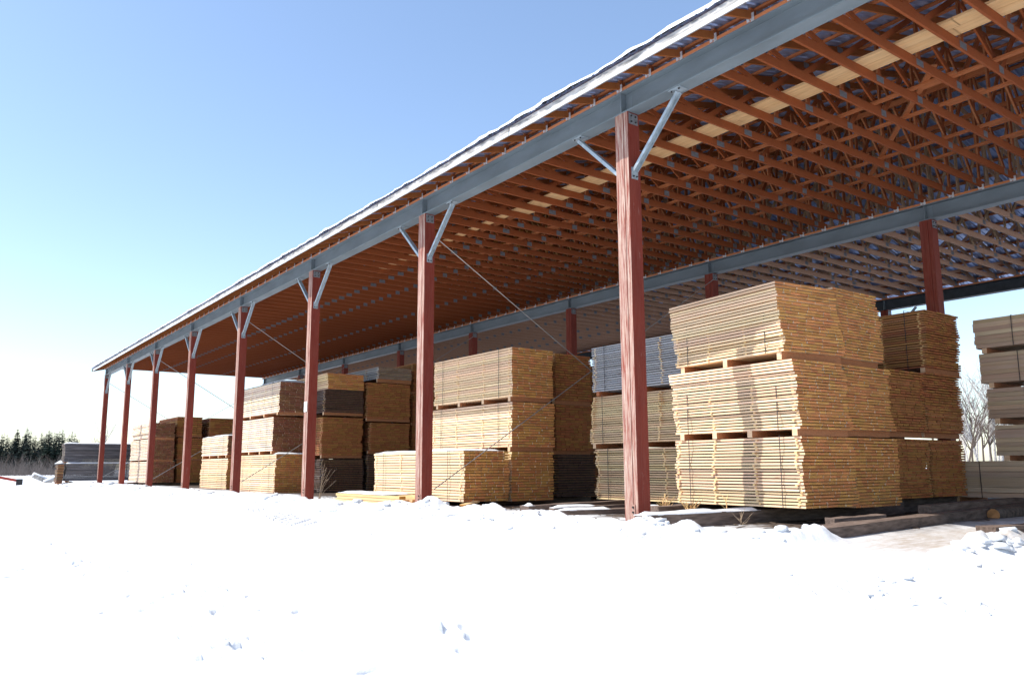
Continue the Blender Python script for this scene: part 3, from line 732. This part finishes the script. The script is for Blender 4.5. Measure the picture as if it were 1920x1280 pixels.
# ------------------------------------------------------------------ loose planks and bunk timbers
GP = 'loose planks of the low pile by the second post'
PL = lumber('loose_plank_wood', (.64, .45, .25), (.52, .25, .07), False, var=.2)
M['plank'] = PL; BMESH['plank'] = board_meshes('plank', 4)
rp = random.Random(4)
for lay in range(3):
    for q in range(5):
        if lay == 2 and q == 1: continue
        L = 3.7 - .25 * lay + rp.uniform(-.1, .1)
        o = link('loose_plank', rp.choice(BMESH['plank']), None, (.16 + q * .17 + rp.uniform(-.01, .01) + .03 * lay, 7.05 + L / 2 - .1 + rp.uniform(-.06, .1) + (.35 if lay == 2 else 0), -.075 + lay * .066), (0, rp.gauss(0, .01), rp.gauss(0, .008) + .012), (.152, L, .058))
        tag(o, ('fresh plank in the bottom layer of the low pile by the second post', 'fresh plank in the middle layer of the low pile by the second post', 'fresh plank on top of the low pile by the second post')[lay], 'plank', ('bottom planks of the low pile', 'middle planks of the low pile', 'top planks of the low pile')[lay])
for (x, y, z, rz, L, lb) in ((.62, 5.55, -.10, 1.1, 1.5, 'loose flat board lying in snow in front of the low sunlit bundle'), (.95, 5.75, -.03, .85, 1.1, 'short bright stick lying slantwise on a flat board'), (.80, 5.2, -.105, 1.25, 1.2, 'thin board half buried in snow beside the second post')):
    o = link('loose_board', rp.choice(BMESH['plank']), None, (x, y, z), (.02, .03, -rz), (.12, L, .03)); tag(o, lb, 'board')
snow_cap(.16, 8.0, 2.5, .7, .10, 0, .03, 21, 'thin snow on the low plank pile')

def timber(label, a, b, w, h, mat='timber_x', snowcap=0, name='bunk_timber', group=None, seed=0):
    a = Vector(a); b = Vector(b); d = b - a; L = d.length; rz = math.atan2(d.y, d.x); n = 9; m = MB(); rr = random.Random(seed + 3)
    for i in range(n + 1):
        x = L * i / n; j = [(rr.uniform(-.008, .008), rr.uniform(-.008, .008)) for _ in range(4)]
        for (sy, sz), (jy, jz) in zip(((-.5, 0), (.5, 0), (.5, 1), (-.5, 1)), j): m.v.append((x + (rr.uniform(-.03, .03) if i in (0, n) else 0), sy * w + jy, sz * h + jz))
    for i in range(n):
        for q in range(4): m.f.append((i * 4 + q, (i + 1) * 4 + q, (i + 1) * 4 + (q + 1) % 4, i * 4 + (q + 1) % 4))
    m.f.append((3, 2, 1, 0)); m.f.append(tuple(n * 4 + q for q in range(4)))
    me = m.mesh(name, mat); o = link(name, me, None, a, (0, -math.asin(d.z / L), rz)); tag(o, label, 'timber', group)
    if snowcap:
        mid = (a + b) / 2; c, s = math.cos(rz), math.sin(rz); Ls = L * snowcap
        cx, cy_ = a.x + c * Ls / 2, a.y + s * Ls / 2
        q = snow_cap(0, 0, w * 1.02, Ls, h, 0, .045, seed + 2, 'snow lying along a bunk timber'); q.location = (cx, cy_, a.z + h); q.rotation_euler = (0, 0, rz)
    return o
timber('long dark bunk timber under the tall sunlit stack, snow on its end by the post', (-.38, -.42, -.17), (5.6, -.72, -.15), .24, .225, snowcap=.38, seed=1)
timber('rear bunk timber carrying the far end of the tall sunlit stack', (1.3, .95, -.16), (8.4, .95, -.16), .22, .225, seed=2)
timber('short bunk timber under the ragged brown stack', (5.0, -.45, -.15), (8.2, -.5, -.14), .25, .26, seed=3)
timber('heavy dark timber lying in snow with a broken end by the packed track', (.25, -2.62, -.24), (8.6, -1.75, -.2), .30, .23, seed=4)
timber('squared timber with a pale sawn end beside the heavy dark timber', (4.0, -2.0, -.05), (9.4, -1.6, -.05), .2, .16, seed=5)
timber('grey timber half buried in snow in front of the packed track', (3.1, -3.25, -.33), (6.5, -4.3, -.3), .3, .24, seed=6)
timber('grey bunk timber running in beneath the stack topped with grey boards', (.75, 3.65, -.2), (5.0, 4.05, -.16), .2, .2, snowcap=.05, seed=7)
timber('snow capped timber lying in front of the bunk under the grey stack', (.80, 2.75, -.22), (2.9, 2.25, -.2), .2, .17, snowcap=.5, seed=8)
timber('snow capped timber end beside the post and the tall sunlit stack', (1.55, 1.62, -.2), (4.2, 2.15, -.17), .2, .2, snowcap=.3, seed=9)
timber('second snow capped timber tucked behind the snow capped one', (.95, 3.1, -.22), (3.2, 2.95, -.2), .18, .2, snowcap=.45, seed=10)
for k, (y, x0, x1, z) in enumerate(((6.9, 2.2, 5.2, -.21), (9.3, 2.2, 5.2, -.21), (17.8, 2.5, 6., -.21), (19.7, 2.5, 6., -.21), (35., .6, 5.2, -.19), (37.6, .6, 5.2, -.19))):
    timber(('bunk timber under the near end of the three tier stack', 'bunk timber under the far end of the three tier stack', 'bunk timber below the front of the brown stacks', 'bunk timber below the back of the brown stacks', 'bunk timber below the front of the far stacks', 'bunk timber below the back of the far stacks')[k], (x0, y, z), (x1, y, z), .2, .185, seed=20 + k)
timber('short broken timber chunk lying across the dirt beside snow lumps', (1.75, -1.85, -.15), (2.6, -2.1, -.12), .16, .15, seed=30)
# log with a pale peeled patch
m = MB(); m.tube([(0, 0, 0), (.5, .02, .0), (1.6, 0, .01), (3.2, .03, 0)], [.105, .115, .11, .10], 12)
lg = m.build('short_log', 'bark', None, (5.5, -2.32, -.08), True); lg.rotation_euler = (0, 0, -.02); tag(lg, 'round bark covered log lying beside the heavy dark timber', 'log')
m = MB().tube([(-.012, 0, 0), (.004, 0, 0)], .095, 12); m.build('sawn_end', 'log', lg)
# snow lumps and floor litter
def lumps():
    v = []; f = []; rs = np.random.RandomState(11); import bmesh as _b
    bm = _b.new(); _b.ops.create_icosphere(bm, subdivisions=2, radius=1); bv = np.array([q.co[:] for q in bm.verts]); bf = [[a.index for a in q.verts] for q in bm.faces]; bm.free()
    spots = []
    for (cx, cy_, sx, sy, n, r0, r1) in ((-.45, -2.6, .4, .12, 22, .02, .07), (1.7, -4.0, .6, .14, 40, .03, .10), (-1.95, -4.9, .22, .7, 34, .015, .045), (-.4, -4.5, .9, .22, 34, .015, .04), (-1.0, 1.4, .9, .9, 40, .012, .035), (-.5, -.9, .5, .2, 22, .015, .06), (2.05, -1.95, .45, .12, 14, .03, .08), (3.4, -1.95, 1.2, .12, 16, .02, .05),
                                        (-.8, 2.5, .35, 2.2, 40, .02, .07), (-.9, 8, .45, 3.5, 60, .03, .09), (-.9, 18, .5, 6, 70, .04, .11), (-1.2, 34, .6, 8, 60, .05, .13)):
        for _ in range(n): spots.append((rs.normal(cx, sx), rs.normal(cy_, sy), rs.uniform(r0, r1)))
    for (x, y, r) in spots:
        q = bv * (1 + .22 * np.sin(bv @ rs.normal(0, 3, (3, 1)) + rs.uniform(0, 6)) + .2 * np.sin(bv @ rs.normal(0, 6, (3, 1)) + rs.uniform(0, 6))) * np.array([r * rs.uniform(.8, 1.8), r * rs.uniform(.7, 1.5), r * rs.uniform(.35, .7)])
        o = len(v); z = gz(x, y) - r * .12
        v += (q + np.array([x, y, z])).tolist(); f += [[a + o for a in t] for t in bf]
    me = bpy.data.meshes.new('snow_lumps'); me.from_pydata(v, [], f); me.materials.append(M['snow']); me.update(); me.polygons.foreach_set('use_smooth', [True] * len(me.polygons))
    tag(link('snow_lumps', me), label='loose lumps of ploughed snow along the shed front', kind='stuff')
    lt = MB(); rr = random.Random(9)
    for _ in range(420):
        x = rr.choice((rr.uniform(.6, 6), rr.uniform(.9, 3))); y = rr.choice((rr.uniform(-2.6, 5.5), rr.uniform(-1, 14))); z = gz(x, y) + .008; a = rr.uniform(0, 3.1); l = rr.uniform(.02, .11)
        lt.bar((x - math.cos(a) * l, y - math.sin(a) * l, z), (x + math.cos(a) * l, y + math.sin(a) * l, z + rr.uniform(-.004, .015)), rr.uniform(.008, .03), .008)
    tag(lt.build('bark_litter', 'litter'), label='bark chips and splinters strewn on the shed floor', kind='stuff')
lumps()
# dead weeds
def weed(label, x, y, h, n, sp, seed, mat='twig'):
    rr = random.Random(seed); t = thing('dead_weed', label, 'weed', (x, y, gz(x, y) - .02))
    for k in range(n):
        a = rr.uniform(0, 6.3); s = rr.uniform(.2, 1) * sp; hh = h * rr.uniform(.5, 1); m = MB()
        p1 = Vector((math.cos(a) * s * .3, math.sin(a) * s * .3, hh * .5)); p2 = Vector((math.cos(a) * s, math.sin(a) * s, hh)); m.tube([(rr.uniform(-.02, .02), rr.uniform(-.02, .02), 0), p1, p2], [.007, .005, .003], 4)
        for _ in range(3):
            b = a + rr.uniform(-1.2, 1.2); st = p1.lerp(p2, rr.random()); m.tube([st, st + Vector((math.cos(b) * .12, math.sin(b) * .12, .12)) * rr.uniform(.4, 1.3)], [.004, .002], 3)
        m.build('stem', mat, t)
weed('dry branching dead weed standing at the foot of the third post', .35, 12.05, 1.0, 7, .45, 2)
weed('dry grass tuft in front of the tall sunlit stack', 1.7, .55, .28, 12, .16, 3, 'walk')
weed('single dry stalk in front of the post shadow on the tall stack', 1.75, -.15, .42, 2, .05, 4, 'walk')
weed('sparse dry stalks beside the snow capped timber end', 1.75, 1.1, .30, 9, .2, 5, 'walk')
weed('tiny dry plant poking out of snow before the long bunk timber', 1.3, -.75, .14, 6, .1, 6)
# paper notice on the third post
pp = MB().box(-.012, -.009, .03, .23, 2.18, 2.45).build('paper_notice', 'paper', None, (0, 2 * BAY, 0)); tag(pp, 'small white sheet pinned to the front of the third post', 'notice')

# ------------------------------------------------------------------ far yard
def boom():
    t = thing('red_boom', 'long red steel boom lying slanted at the edge of the wood', 'boom', (-4.75, 52, -.12))
    MB().bar((-1.2, 0, .72), (1.75, 0, .08), .16, .16, (0, 0, 1)).build('arm', 'rail', t); MB().box(1.6, 1.95, -.12, .12, -.6, .2).build('foot', 'bolt', t); MB().box(-.9, -.7, -.14, .14, -.6, .85).build('stand', 'bolt', t)
boom()
for (a, b, lb) in (((-2.25, 52, .3), (-1.0, 52.3, -.25), 'snow covered log slanting down to the left of the grey pile'), ((-1.7, 51, -.2), (-.75, 51.2, .25), 'pale snow covered log leaning against the grey pile')):
    m = MB().tube([a, b], [.16, .16], 10); o = m.build('snowy_log', 'birch', None, None, True); tag(o, lb, 'log')
    m = MB().tube([Vector(a) + Vector((0, 0, .07)), Vector(b) + Vector((0, 0, .07))], [.14, .14], 10); tag(m.build('log_snow', 'snow', None, None, True), 'snow on a slanting log', kind='stuff')

# ------------------------------------------------------------------ trees
def conifer_meshes(seed, h, mat):
    rr = random.Random(seed); tr = MB(); tr.tube([(0, 0, 0), (.03, 0, h * .5), (0, 0, h)], [h * .016, h * .01, .01], 6); cr = MB()
    z = h * rr.uniform(.06, .2)
    while z < h * .985:
        fr = z / h; Rr = h * (.19 * (1 - fr) ** .75 + .012) * rr.uniform(.75, 1.15); nb = int(6 + 5 * (1 - fr))
        for k in range(nb):
            if rr.random() < .12: continue
            a = rr.uniform(0, 6.28); l = Rr * rr.uniform(.55, 1.1); d = Vector((math.cos(a), math.sin(a), 0)); sd = Vector((-d.y, d.x, 0)); droop = -l * rr.uniform(.1, .45)
            for q in range(5):
                f0 = (q + rr.uniform(0, .6)) / 5; p = d * (l * f0) + Vector((0, 0, z + droop * f0 ** 1.5)); w = l * .62 * (1.1 - f0) + .12
                tip = p + d * (w * 1.2) + sd * rr.uniform(-w, w) + Vector((0, 0, rr.uniform(-.28, .05) * w * 2))
                cr.poly([p - sd * w * .5, p + sd * w * .5 + Vector((0, 0, rr.uniform(-.1, .1) * w)), tip], [(0, 1, 2)])
        z += h * rr.uniform(.018, .034)
    return tr.mesh('trunk', 'bark'), cr.mesh('crown', mat)
CON = [conifer_meshes(100 + k, 10, 'needle' if k % 2 else 'needle2') for k in range(5)]
def bare_mesh(seed, h, mat, spread=.5, depth=4):
    rr = random.Random(seed); m = MB(); tw = MB()
    def br(p, d, l, r, lev):
        n = 3; pts = [p]; q = p
        for _ in range(n):
            d = (d + Vector((rr.gauss(0, .1), rr.gauss(0, .1), rr.gauss(.03, .06)))).normalized(); q = q + d * (l / n); pts.append(q)
        (m if lev == 0 else tw).tube(pts, [r * (1 - .55 * i / n) for i in range(n + 1)], 5 if lev < 2 else 3)
        if lev >= depth: return
        for _ in range(rr.randint(3, 5) if lev else 9):
            t = rr.uniform(.3, 1); s = pts[0].lerp(pts[-1], t) if lev else pts[min(n, int(t * n))].lerp(pts[min(n, int(t * n) + 1)], .5) if int(t * n) < n else pts[-1]
            a = rr.uniform(0, 6.28); nd = (d + Vector((math.cos(a), math.sin(a), rr.uniform(-.1, .4))) * rr.uniform(spread * .7, spread * 1.5)).normalized()
            br(s, nd, l * rr.uniform(.3, .52), max(r * .42, h * .0011), lev + 1)
    br(Vector((0, 0, 0)), Vector((0, 0, 1)), h * .8, h * .014, 0)
    return m.mesh('trunk', mat), tw.mesh('crown', mat)
BARE = [bare_mesh(200 + k, 9, 'birch' if k % 2 else 'bark', .55, 3) for k in range(4)]
def tree(name, pair, label, cat, x, y, sc, rz, group):
    t = thing(name, label, cat, (x, y, gz(x, y) - .6), rz, group); t.scale = (sc, sc, sc)
    link('trunk', pair[0], t); link('crown', pair[1], t)
rt_ = random.Random(21)
for k in range(90):
    y = rt_.uniform(150, 235); x = -8.2 + (y + 8.2) * math.tan(R(rt_.uniform(-38, 7.2)))
    tree('conifer', rt_.choice(CON), 'dark evergreen tree in the wood at the edge of the yard', 'tree', x, y, (y + 8) * .0046 * rt_.uniform(.72, 1.08) / 1.0 * 1.05, rt_.uniform(0, 6), 'evergreens of the wood at the yard edge')
for k in range(44):       # the part of the wood in view
    y = 150 + k * 1.7; x = -8.2 + (y + 8.2) * math.tan(R(3.4 + 4.7 * ((k * .618) % 1)))
    tree('conifer', CON[k % 5], 'dark evergreen tree in the wood at the edge of the yard', 'tree', x, y, (y + 8) * .0046 * rt_.uniform(.80, 1.12), rt_.uniform(0, 6), 'evergreens of the wood at the yard edge')
for k in range(16):
    y = rt_.uniform(120, 150); x = -8.2 + (y + 8.2) * math.tan(R(rt_.uniform(-6, 9.5)))
    tree('bare_tree', BARE[(k % 2) * 2], 'thin leafless tree in front of the dark evergreens', 'tree', x, y, rt_.uniform(.3, .5), rt_.uniform(0, 6), 'leafless trees before the wood')
for k, a in enumerate((9.1, 9.6, 10.8, 12.0, 18.5, 19.4)):
    y = 135; x = -8.2 + (y + 8.2) * math.tan(R(a)); tree('bare_tree', BARE[k % 4], 'faint leafless tree showing above the far stacks', 'tree', x, y, rt_.uniform(.8, 1.05) if k in (1,) else rt_.uniform(.55, .75), rt_.uniform(0, 6), 'leafless trees beyond the far stacks')
for k in range(34):
    a = R(rt_.uniform(60, 72)) if k < 20 else R(65.2 + (k - 20) * .17); d = rt_.uniform(62, 95); x = CAM.x + d * math.sin(a); y = CAM.y + d * math.cos(a)
    tree('birch_tree', BARE[k % 4], 'leafless birch behind the shed, seen beside the planed stack', 'tree', x, y, rt_.uniform(.75, 1.05) * d / 80, rt_.uniform(0, 6), 'birches behind the shed')
def brush():
    m = MB(); rr = random.Random(33)
    for _ in range(9000):
        y = rr.uniform(112, 148); x = CAM.x + (y + 8.2) * math.tan(R(rr.uniform(-30, 10))); h = rr.uniform(.8, 3.4) * (.6 + .6 * rr.random()); a = rr.uniform(-.35, .35); w = rr.uniform(.02, .06)
        z = -.8; tx = x + a * h; m.poly([(x - w, y, z), (x + w, y + .03, z), (tx, y + rr.uniform(-.3, .3), z + h)], [(0, 1, 2)])
        for _ in range(2):
            t = rr.uniform(.3, .8); bx = x + a * h * t; bz_ = z + h * t; m.poly([(bx - w * .6, y, bz_), (bx + w * .6, y, bz_), (bx + rr.uniform(-.6, .6), y, bz_ + h * .35)], [(0, 1, 2)])
    tag(m.build('bare_brush', 'brush'), label='grey leafless brush along the edge of the wood', kind='stuff')
brush()
